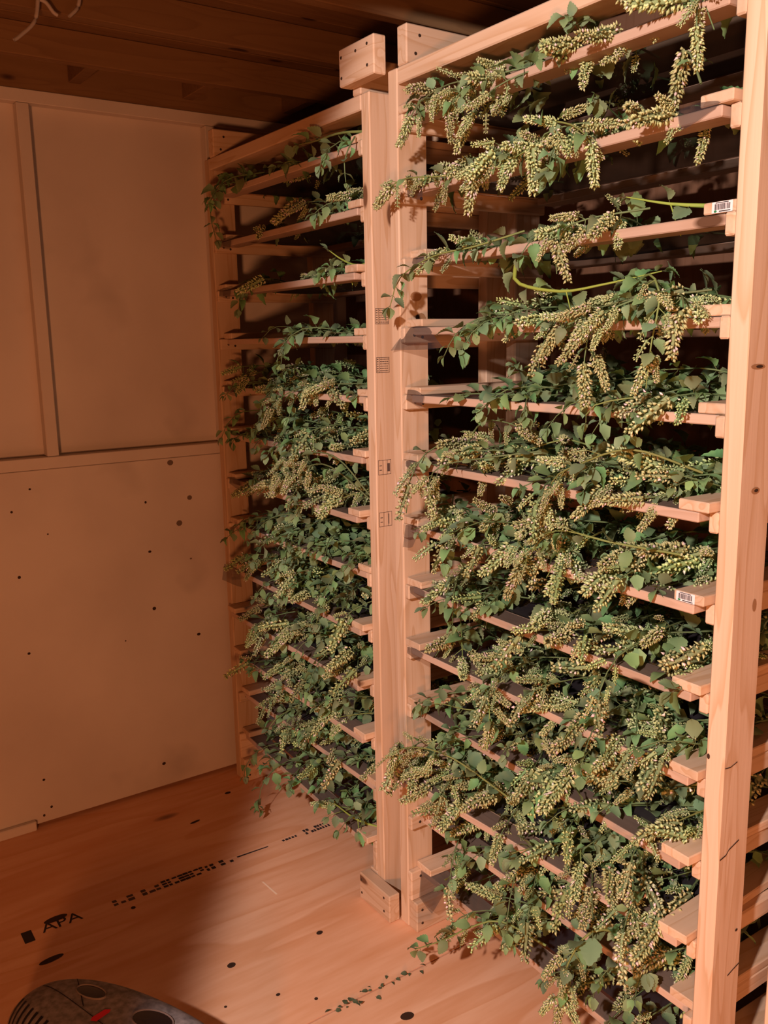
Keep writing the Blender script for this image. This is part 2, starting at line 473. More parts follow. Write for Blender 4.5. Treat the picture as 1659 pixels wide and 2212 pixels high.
link('knot', quads_mesh('knot', [[(.978 + .0032 * math.cos(t), -.0007, .894 + .0055 * math.sin(t)) for t in [-2 * PI * k / 10 for k in range(10)]]]), KNOT, near)
mark_x(T, .050, 1.752, .018, .012, RESIN, near, 0.0); mark_x(T, .066, 1.690, .016, .022, RESIN, near, 0.0); mark_x(T + .0003, .054, 1.700, .006, .008, KNOT, near, 0.0)

# ------------------------------------------------------------------ trays
ORD = ['top', 'second', 'third', 'fourth', 'fifth', 'sixth', 'seventh', 'eighth', 'ninth', 'tenth', 'eleventh', 'twelfth', 'bottom']
def ordn(i): return ORD[i]
# how far each tray is pushed in at its wall end and at its other end
OFF_N = [(0.0, -.01), (.02, -.015), (.031, .007), (.018, .011), (.009, .020), (.001, -.024), (-.001, -.025), (.008, -.021), (.0, -.017), (.004, -.030), (-.066, -.024), (.029, .018), (.030, .006)]
OFF_F = [(.01, .01), (.02, -.005), (.01, -.02), (.02, .005), (.01, .012), (.0, -.008), (.012, -.030), (.01, .0), (.0, -.028), (-.02, -.040), (-.005, -.030), (.02, .012), (.015, -.03)]
SBW = 0.064
TRAYS = {}
def make_tray(rack, i):
    x0, z0, p, off = (0.0, Z0N, PN, OFF_N[i]) if rack == 'near' else (XF, Z0F, PF, OFF_F[i])
    xa, xb = x0 + T + .003, x0 + W_ - .003
    zf = z0 - p * i + T + .0006          # top of the cleats
    o0, o1 = off
    ang = math.atan2(o1 - o0, xb - xa)
    root = empty('drying_tray', (xa, o0, zf), '%s tray of the %s rack, pine strips over black netting, %s with herbs' % (
        ordn(i), 'near' if rack == 'near' else 'corner', 'strewn' if i < 4 else 'heaped'), 'tray', 'herb trays on the ' + ('near rack' if rack == 'near' else 'corner rack'))
    root.rotation_euler[2] = ang
    L = xb - xa; D = DEP - 0.012
    sbs = []
    for a in (0.0, L - SBW):
        sbs.append(board('side_board', (a, 0.0, 0.0), (a + SBW, D, CT), WOOD, root, .002))
    ra, rb = CT + .004, L - CT - .004
    board('front_rail', (ra, .004, -CT - .0008), (rb, .062, -.0012), STRIP, root, .002)
    board('back_rail', (ra, D - .06, -CT - .0008), (rb, D - .002, -.0012), STRIP, root, .002)
    def f(u, v):
        s = max(0.0, math.sin(PI * u)) ** .5 * max(0.0, min(1.0, (v - .13) / .3)) * max(0.0, min(1.0, (.88 - v) / .3))
        return (ra + .001 + (rb - ra - .002) * u, .0035 + (D - .008) * v, -.0006 - .022 * s)
    nm = grid_mesh('netting', f, 14, 14)
    for q in nm.polygons: q.material_index = 1 if q.index // 14 in (0, 1, 12, 13) else 0
    link('netting', nm, [NET, NETF], root)
    TRAYS[(rack, i)] = dict(xa=xa + ra, xb=xa + rb, z=zf, o0=o0, o1=o1, root=root, L=L, ra=ra, rb=rb, sb=sbs)
    return root
for rk in ('near', 'far'):
    for i in range(13): make_tray(rk, i)

def sticker(rack, i, xc):
    """barcode sticker on the front end of a side board"""
    sb = TRAYS[(rack, i)]['sb'][1]
    c = Vector((0, -(DEP - 0.012) / 2 - .0005, 0))
    def q(x0, x1, z0, z1, d): return [(xc + x0, c.y - d, z0), (xc + x1, c.y - d, z0), (xc + x1, c.y - d, z1), (xc + x0, c.y - d, z1)]
    link('sticker', quads_mesh('sticker', [q(-.020, .020, -.0088, .0088, 0)]), PAPER, sb)
    bars = []; x = -.015
    while x < .015:
        w2 = R0.choice((.0006, .001, .0016)); bars.append(q(x, x + w2, -.004, .0055, .0003)); x += w2 + R0.choice((.0006, .001))
    bars.append(q(-.013, .012, .0065, .0078, .0003)); bars.append(q(-.006, .016, -.0074, -.0058, .0003))
    o = link('barcode', quads_mesh('barcode', bars), INK, sb)
    link('sticker_dot', quads_mesh('sticker_dot', [[(xc - .013 + .003 * math.cos(t), c.y - .0004, -.0062 + .002 * math.sin(t)) for t in [2 * PI * k / 10 for k in range(10)]]]), GREENDOT, sb)
sticker('near', 2, 0.006); sticker('near', 6, -0.006)

def flap(rack, i, side, pts, drop):
    """loose corner of netting folded round the rail end; pts relative to the tray's front corner"""
    t = TRAYS[(rack, i)]; root = t['root']
    ox = t['ra'] if side == 'a' else t['rb']
    (ax, ay, az), (bx, by, bz), (cx, cy, cz), (dx, dy, dz) = pts
    sd = 1 if side == 'a' else -1
    def f(u, v):
        k = [(1 - u) * (1 - v), u * (1 - v), u * v, (1 - u) * v]
        P = [sum(kk * q[j] for kk, q in zip(k, pts)) for j in range(3)]
        bul = math.sin(PI * u) * math.sin(PI * v) * drop
        return (ox + sd * P[0], P[1] - bul, P[2] + .006 * math.sin(3 * u + 2 * v))
    link('netting_flap', grid_mesh('netting_flap', f, 6, 5), NETF, root)
flap('near', 3, 'a', [(-.012, .0, -.002), (.07, .0, -.004), (.10, .02, -.045), (-.045, -.035, -.062)], .012)
flap('near', 4, 'a', [(-.010, .0, .012), (.06, -.003, -.001), (.05, -.002, -.022), (-.005, -.010, -.018)], .010)
flap('near', 6, 'a', [(-.012, .0, -.003), (.055, -.004, -.003), (.035, -.012, -.045), (.002, -.020, -.062)], .012)
flap('near', 5, 'a', [(-.012, .0, -.003), (.05, -.002, -.003), (.03, .0, -.022), (-.006, -.004, -.020)], .006)
flap('near', 7, 'a', [(-.012, .0, -.003), (.06, -.002, -.002), (.05, .0, -.024), (-.002, -.004, -.024)], .006)
flap('near', 8, 'a', [(-.014, .0, -.003), (.06, -.002, -.002), (.04, .0, -.022), (-.008, -.006, -.022)], .006)
flap('near', 10, 'a', [(-.012, .0, -.003), (.07, -.002, -.002), (.05, .0, -.024), (.0, -.004, -.024)], .006)
flap('near', 12, 'a', [(-.004, .0, -.003), (.11, .0, -.002), (.055, -.006, -.095), (.000, -.010, -.085)], .012)
flap('near', 1, 'b', [(-.004, .0, .002), (.085, -.002, .004), (.075, -.004, -.022), (.012, .002, -.012)], .008)
flap('near', 1, 'a', [(-.016, .0, .004), (.05, -.004, .002), (.05, .0, -.03), (-.012, -.006, -.028)], .012)
flap('near', 2, 'a', [(-.012, .0, .0), (.09, -.002, .0), (.06, .0, -.02), (-.006, -.006, -.018)], .006)
flap('far', 8, 'a', [(-.03, -.02, .01), (.07, -.003, .0), (.08, -.004, -.05), (-.035, -.03, -.055)], .01)
flap('far', 9, 'b', [(-.02, -.015, -.002), (.09, -.004, -.001), (.06, -.008, -.035), (-.03, -.03, -.06)], .01)
for i in (1, 2, 4, 6): flap('far', i, 'a', [(-.014, .0, .003), (.09, -.003, .0), (.07, .0, -.026), (-.008, -.006, -.024)], .008)

# ------------------------------------------------------------------ herb templates
HR = random.Random(77)
def tube_np(pts, r0, r1, n=5):
    pts = np.asarray(pts, float); m = len(pts)
    tan = np.gradient(pts, axis=0); tan /= np.linalg.norm(tan, axis=1)[:, None] + 1e-9
    ref = np.where(np.abs(tan[:, 2:3]) > .9, np.array([[1., 0, 0]]), np.array([[0., 0, 1.]]))
    a = np.cross(tan, ref); a /= np.linalg.norm(a, axis=1)[:, None] + 1e-9
    b = np.cross(tan, a)
    rr = np.linspace(r0, r1, m)[:, None, None]
    th = np.arange(n) * 2 * PI / n
    V = pts[:, None, :] + rr * (np.cos(th)[None, :, None] * a[:, None, :] + np.sin(th)[None, :, None] * b[:, None, :])
    V = V.reshape(-1, 3)
    F = []
    for i in range(m - 1):
        for j in range(n):
            k = (j + 1) % n
            F.append((i * n + j, i * n + k, (i + 1) * n + k)); F.append((i * n + j, (i + 1) * n + k, (i + 1) * n + j))
    return V, np.array(F, np.int32)

def leaf_template(rnd, n=9, curl=0.25, fold=0.3, narrow=1.0):
    V, F, C = [], [], []
    g = (0.205 * rnd.uniform(.85, 1.15), 0.315 * rnd.uniform(.9, 1.1), 0.140 * rnd.uniform(.85, 1.2))
    pet = 0.30
    for i in range(n):
        t = i / (n - 1)
        wd = 0.36 * narrow * (math.sin(PI * min(1, t ** .62)) ** .8 if 0 < t < 1 else 0.0) + (0.10 if i == 0 else 0)
        if i == n - 1: wd = 0.0
        ser = 1.0 + (0.07 if i % 2 else -0.05)
        xx = pet + t * 0.9 - (0.05 if i == 0 else 0)
        zc = -curl * t * t + 0.05 * math.sin(2.2 * t)
        V.append((xx, 0, zc))
        for s in (-1, 1):
            wv = wd * ser * (1 + 0.06 * s)
            V.append((xx + (0.03 if i % 2 else -0.01), s * wv, zc + fold * wv + .04 * math.sin(5 * t + s)))
        C += [tuple(c * .92 for c in g)] + [g, g]
    for i in range(n - 1):
        a, b = 3 * i, 3 * (i + 1)
        F += [(a, b, b + 1), (a, b + 1, a + 1), (a, a + 2, b + 2), (a, b + 2, b)]
    P, PF_ = tube_np([(0, 0, 0), (pet * .55, 0, .02), (pet + .03, 0, 0)], .022, .018, 3)
    k = len(V)
    V = np.array(V + P.tolist()); F = np.array(F + (PF_ + k).tolist(), np.int32)
    C = np.array(C + [(0.15, 0.18, 0.07)] * len(P))
    return V, F, C

def bud(p, d, ln, wd, tri):
    d = np.array(d) / (np.linalg.norm(d) + 1e-9)
    ref = np.array([0, 0, 1.0]) if abs(d[2]) < .9 else np.array([1.0, 0, 0])
    a = np.cross(d, ref); a /= np.linalg.norm(a); b = np.cross(d, a)
    p = np.array(p)
    k = 3 if tri else 4
    ring = [p + d * ln * .45 + wd * (math.cos(2 * PI * i / k) * a + math.sin(2 * PI * i / k) * b) for i in range(k)]
    V = [p - d * ln * .1] + ring + [p + d * ln]
    F = []
    for i in range(k):
        j = (i + 1) % k
        F += [(0, 1 + j, 1 + i), (k + 1, 1 + i, 1 + j)]
    return V, F

def spike_template(rnd, whorls, per, tri, bend):
    V, F, C = [], [], []
    ax = []
    for i in range(whorls):
        t = (i + .5) / whorls
        if i == 0: t -= .05
        c = np.array((t, bend * math.sin(1.3 * t) * .35, -abs(bend) * t * t * .2))
        ax.append(c)
        r = 0.17 * (1 - .55 * t ** 2.2) * rnd.uniform(.85, 1.15)
        n = max(4, int(per * (1 - .35 * t)))
        ph = rnd.random() * 6
        for k in range(n):
            a = ph + 2 * PI * k / n + rnd.uniform(-.3, .3)
            d = np.array((.55 + .5 * t + rnd.uniform(-.3, .3), math.cos(a), math.sin(a)))
            p = c + np.array((rnd.uniform(-.045, .045), math.cos(a) * r * .55, math.sin(a) * r * .55))
            bv, bf = bud(p, d, rnd.uniform(.10, .17) * (1 - .2 * t), rnd.uniform(.024, .038) * (1.45 if tri else 1), tri)
            o = len(V); V += [tuple(q) for q in bv]; F += [tuple(x + o for x in f) for f in bf]
            q = rnd.random()
            if q < .07: col = (.72, .58, .52)
            elif q < .50: col = (.46, .49, .22)
            elif q < .80: col = (.36, .41, .175)
            else: col = (.56, .57, .30)
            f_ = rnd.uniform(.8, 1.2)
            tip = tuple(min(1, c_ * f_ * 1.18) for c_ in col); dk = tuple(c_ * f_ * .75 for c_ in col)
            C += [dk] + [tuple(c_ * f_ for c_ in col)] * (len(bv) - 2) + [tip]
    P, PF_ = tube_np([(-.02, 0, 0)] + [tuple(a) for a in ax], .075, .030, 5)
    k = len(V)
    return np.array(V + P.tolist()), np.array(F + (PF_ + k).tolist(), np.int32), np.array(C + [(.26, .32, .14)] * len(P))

def mesh_np(name, V, F, C, mats, smooth=True, midx=None):
    me = bpy.data.meshes.new(name)
    nv, nf = len(V), len(F)
    me.vertices.add(nv); me.vertices.foreach_set('co', np.asarray(V, np.float32).ravel())
    me.loops.add(nf * 3); me.loops.foreach_set('vertex_index', np.asarray(F, np.int32).ravel())
    me.polygons.add(nf); me.polygons.foreach_set('loop_start', np.arange(0, nf * 3, 3, dtype=np.int32))
    try: me.polygons.foreach_set('loop_total', np.full(nf, 3, np.int32))
    except Exception: pass
    if smooth: me.polygons.foreach_set('use_smooth', np.ones(nf, bool))
    if midx is not None: me.polygons.foreach_set('material_index', np.asarray(midx, np.int32))
    at = me.attributes.new('tint', 'FLOAT_COLOR', 'POINT')
    at.data.foreach_set('color', np.concatenate([np.asarray(C, np.float32), np.ones((nv, 1), np.float32)], 1).ravel())
    for m in mats: me.materials.append(m)
    me.update(calc_edges=True)
    return me

LEAF_T = [leaf_template(HR, 13, c, f, nw) for c, f, nw in ((.15, .25, 1), (.45, .5, 1), (.30, .15, .9), (-.10, .35, 1.05), (.65, .6, .9))]
LEAF_LO = [leaf_template(HR, 5, c, f, nw) for c, f, nw in ((.2, .3, 1), (.5, .5, .95), (.0, .3, 1.0))]
SPIKE_T = [spike_template(HR, 12, 15, False, b) for b in (0, .5, -.5, .9)]
SPIKE_S = [spike_template(HR, 5, 14, False, b) for b in (0, .4)]          # short lateral spikes
SPIKE_LO = [spike_template(HR, 7, 9, True, b) for b in (0, .5)]
LEAF_ME = [mesh_np('leaf', *t, [LEAF]) for t in LEAF_T]
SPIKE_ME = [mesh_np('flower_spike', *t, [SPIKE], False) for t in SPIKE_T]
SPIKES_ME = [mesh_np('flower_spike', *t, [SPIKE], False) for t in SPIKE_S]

# ------------------------------------------------------------------ herb sprigs
def frame(p, d, roll, sc, upref=(0, 0, 1)):
    x = Vector(d).normalized()
    u = Vector(upref)
    if abs(x.dot(u)) > .97: u = Vector((0, 1, 0))
    y = u.cross(x).normalized(); z = x.cross(y)
    m = Matrix((x, y, z)).transposed()
    m = m @ Matrix.Rotation(roll, 3, 'X')
    m4 = (m * sc).to_4x4(); m4.translation = Vector(p)
    return m4

def resample(pts, ds=.013):
    pts = [Vector(p) for p in pts]
    # Catmull-Rom through the given points
    out = []
    P = [pts[0] * 2 - pts[1]] + pts + [pts[-1] * 2 - pts[-2]]
    for i in range(1, len(P) - 2):
        n = max(2, int((P[i + 1] - P[i]).length / ds))
        for k in range(n):
            t = k / n
            a, b, c, d = P[i - 1], P[i], P[i + 1], P[i + 2]
            out.append(0.5 * ((2 * b) + (c - a) * t + (2 * a - 5 * b + 4 * c - d) * t * t + (3 * b - a - 3 * c + d) * t ** 3))
    out.append(pts[-1])
    return out

def fall_path(rnd, x, y, z, heading, L, edge, zfloor, xlim, rise=.2, stiff=1.0, ds=.013):
    """a stem lying in the tray which bends down once it has passed the front edge"""
    p = Vector((x, y, z)); pitch = rise; pts = [p.copy()]
    h = heading; wob = rnd.uniform(-.35, .35)
    for k in range(int(L / ds)):
        h += wob * ds * 6 + rnd.uniform(-.05, .05)
        if p.y < edge:
            pitch = max(-1.45, pitch - (.15 + .05 * rnd.random()) / stiff)
        else:
            pitch += rnd.uniform(-.07, .07) - .02
            if p.z < zfloor + .012: pitch = max(pitch, .05)
            elif p.z > zfloor + .085: pitch = min(pitch, -.15)
        d = Vector((math.cos(h) * math.cos(pitch), math.sin(h) * math.cos(pitch), math.sin(pitch)))
        q = p + d * ds
        if q.x < xlim[0] or q.x > xlim[1]:
            h = PI - h; q.x = min(max(q.x, xlim[0]), xlim[1])
        if q.y > DEP - .03: h = -h; q.y = DEP - .03
        p = q; pts.append(p.copy())
    return pts

def sprig_items(rnd, pts, flower, leafsize=.036, thick=1.0, nodes=.036, leafy=1.0, spike_len=.08):
    """stem polylines, leaves and spikes of one sprig that follows pts"""
    n = len(pts); ds = [0.0]
    for a, b in zip(pts[:-1], pts[1:]): ds.append(ds[-1] + (b - a).length)
    L = ds[-1]
    def at(s):
        s = min(max(s, 0), L)
        for i in range(n - 1):
            if ds[i + 1] >= s:
                t = (s - ds[i]) / max(1e-6, ds[i + 1] - ds[i]); return pts[i].lerp(pts[i + 1], t), (pts[i + 1] - pts[i]).normalized()
        return pts[-1], (pts[-1] - pts[-2]).normalized()
    stems = [([p for p in pts], .0024 * thick, .0011)]
    leaves, spikes, short = [], [], []
    s = rnd.uniform(.02, .05); flip = rnd.random() * PI
    end = L
    if flower:
        sl = spike_len * rnd.uniform(.8, 1.25)
        p, d = at(L - sl * .8)
        p2, d2 = at(L)
        dd = (p2 - p).normalized()
        spikes.append((p, dd, sl))
        end = L - sl * .8
    while s < end - .008:
        p, d = at(s)
        t = s / L
        ref = Vector((0, 0, 1)) if abs(d.z) < .9 else Vector((0, 1, 0))
        side = d.cross(ref).normalized(); up = side.cross(d)
        for k in (0, PI):
            a = flip + k + rnd.uniform(-.3, .3)
            out = side * math.cos(a) + up * math.sin(a)
            ld = (d * rnd.uniform(.2, .8) + out + Vector((0, 0, -.35))).normalized()
            if flower and t > .42 and rnd.random() < .75:
                # lateral flowering branchlet
                bl = rnd.uniform(.012, .035) * (1.2 - t * .6)
                e = p + ld * bl
                stems.append(([p, p + ld * bl * .5, e], .0011, .0009))
                sd = (ld + d * .6 + Vector((0, 0, -.35))).normalized()
                if rnd.random() < .55: short.append((e, sd, rnd.uniform(.030, .045)))
                else: spikes.append((e, sd, rnd.uniform(.042, .066)))
                if rnd.random() < .5: leaves.append((p, ld, rnd.uniform(-.6, .6), leafsize * rnd.uniform(.45, .8)))
            elif rnd.random() < .9 * leafy:
                leaves.append((p, ld, rnd.uniform(-.7, .7), leafsize * rnd.uniform(.65, 1.2) * (1.15 - .45 * t)))
        flip += PI / 2
        s += nodes * rnd.uniform(.75, 1.25) * (1.1 - .35 * t)
    if not flower:
        for k in range(3):
            p, d = at(L); leaves.append((p, (d + Vector((rnd.uniform(-.8, .8), rnd.uniform(-.8, .8), rnd.uniform(-.6, .3)))).normalized(), rnd.uniform(-.5, .5), leafsize * rnd.uniform(.4, .75)))
    return stems, leaves, spikes, short

SPRIGS = []
def make_sprig(rnd, items, stemcol, tray, tipx, style):
    stems, leaves, spikes, short = items
    base = Vector(stems[0][0][0])
    r = bpy.data.objects.new('herb_sprig', None); COL.objects.link(r); r.location = base; r.empty_display_size = .03
    r['category'] = 'herb'
    VV, FF = [], []; o = 0
    for pl, r0, r1 in stems:
        V, F = tube_np([tuple(Vector(p) - base) for p in (pl[::2] + ([pl[-1]] if len(pl) % 2 == 0 else []))] if len(pl) > 6 else [tuple(Vector(p) - base) for p in pl], r0, r1, 5 if r0 > .002 else 4)
        VV.append(V); FF.append(F + o); o += len(V)
    V = np.concatenate(VV); F = np.concatenate(FF)
    me = mesh_np('stem', V, F, np.tile(np.array(stemcol), (len(V), 1)), [STEM])
    s = bpy.data.objects.new('stem', me); COL.objects.link(s); s.parent = r
    for name, lst, meshes in (('leaf', leaves, LEAF_ME), ('flower_spike', spikes, SPIKE_ME), ('flower_spike', short, SPIKES_ME)):
        for it in lst:
            p, d = it[0], it[1]
            roll = it[2] if len(it) == 4 else rnd.uniform(0, 6)
            c = bpy.data.objects.new(name, rnd.choice(meshes)); COL.objects.link(c); c.parent = r
            c.matrix_basis = frame(Vector(p) - base, d, roll, it[-1])
    SPRIGS.append((tray, tipx, style, r))
    return r

HEAP = dict(leaf=[], spike=[], stem=[])
def heap_sprig(rnd, items):
    stems, leaves, spikes, short = items
    HEAP['stem'] += stems
    for p, d, roll, sc in leaves: HEAP['leaf'].append((rnd.randrange(len(LEAF_LO)), frame(p, d, roll, sc)))
    for p, d, sc in spikes + short: HEAP['spike'].append((rnd.randrange(len(SPIKE_LO)), frame(p, d, rnd.uniform(0, 6), sc)))

YG = (.20, .25, .07); DG = (.13, .18, .07); BG = (.30, .36, .06)

# per tray: individual sprigs, heap sprigs, share in flower, heap height, x range (0..1 along the tray), droop
NEAR = [(11, 5, .8, .035, (.05, .95), .9), (13, 8, .75, .04, (.05, .85), .9), (8, 3, .4, .025, (.1, .8), .5), (12, 14, .45, .045, (.3, .98), .8), (13, 30, .12, .06, (.24, .98), .3),
        (13, 36, .6, .075, (.12, .98), .6), (14, 42, .75, .08, (.16, .98), .65), (14, 44, .6, .08, (.14, .98), .5), (14, 44, .65, .085, (.14, .98), .5), (15, 48, .6, .09, (.08, .98), .7),
        (15, 50, .7, .09, (.03, .98), .8), (13, 38, .55, .085, (.12, .98), .55), (11, 20, .6, .075, (.16, .9), .7)]
FAR = [(5, 4, .2, .04, (.05, .98), .7), (6, 8, .8, .06, (.3, .95), .4), (5, 3, .4, .03, (.2, .95), .5), (5, 12, .1, .03, (.4, .98), .2), (7, 30, .35, .07, (.1, .98), .5), (7, 34, .4, .08, (.1, .98), .6),
       (8, 34, .75, .08, (.2, .98), .7), (7, 40, .15, .09, (.1, .98), .6), (8, 40, .55, .09, (.2, .98), .8), (8, 40, .4, .09, (.2, .98), .8), (8, 40, .45, .09, (.2, .98), .7), (8, 36, .35, .085, (.2, .98), .7), (7, 26, .1, .08, (.2, .98), .7)]

def fill(rack, i, spec, seed):
    n_ind, n_heap, fl_, hh, (xa, xb), droop = spec
    rnd = random.Random(seed)
    t = TRAYS[(rack, i)]
    z = t['z'] - .006
    lim = (t['xa'] + .012, t['xb'] - .012)
    X = lambda u: t['xa'] + (t['xb'] - t['xa']) * u
    def edge_at(x):
        u = (x - t['xa']) / (t['xb'] - t['xa']); return t['o0'] + (t['o1'] - t['o0']) * u + .004
    for k in range(n_heap):
        u = rnd.uniform(xa, xb); x = X(u); y = rnd.uniform(.07, .42)
        hd = rnd.uniform(0, 2 * PI) if rnd.random() < .5 else rnd.uniform(-2.3, -.8)
        pts = fall_path(rnd, x, y, z + rnd.uniform(0, hh), hd, rnd.uniform(.16, .28), edge_at(x) + .01, z + .3 * hh * rnd.random(), lim, rnd.uniform(-.1, .25), 1.5)
        heap_sprig(rnd, sprig_items(rnd, pts, rnd.random() < fl_, rnd.uniform(.036, .048)))
    for k in range(n_ind):
        u = xa + (xb - xa) * (k + rnd.uniform(.15, .85)) / n_ind
        x = X(u)
        ed = edge_at(x)
        dr = rnd.random() < droop
        L = rnd.uniform(.20, .32)
        hd = -PI / 2 + rnd.uniform(-.95, .95)
        over = rnd.uniform(.03, .085) if dr else rnd.uniform(-.05, .015)
        y0 = min(.34, ed + max(.05, (L - over) * abs(math.sin(hd))))
        x0 = min(max(x - (L - over) * math.cos(hd), lim[0]), lim[1])
        pts = fall_path(rnd, x0, y0, z + rnd.uniform(.006, hh), hd, L, ed, z, lim, rnd.uniform(-.05, .25), rnd.uniform(.8, 1.7))
        fw = rnd.random() < fl_
        it = sprig_items(rnd, pts, fw, rnd.uniform(.036, .052))
        make_sprig(rnd, it, YG if rnd.random() < .3 else DG, (rack, i), pts[-1].x, ('flowering' if fw else 'leafy', 'drooping' if dr else 'flat-lying'))

for i in range(13):
    fill('near', i, NEAR[i], 100 + i)
    fill('far', i, FAR[i], 300 + i)

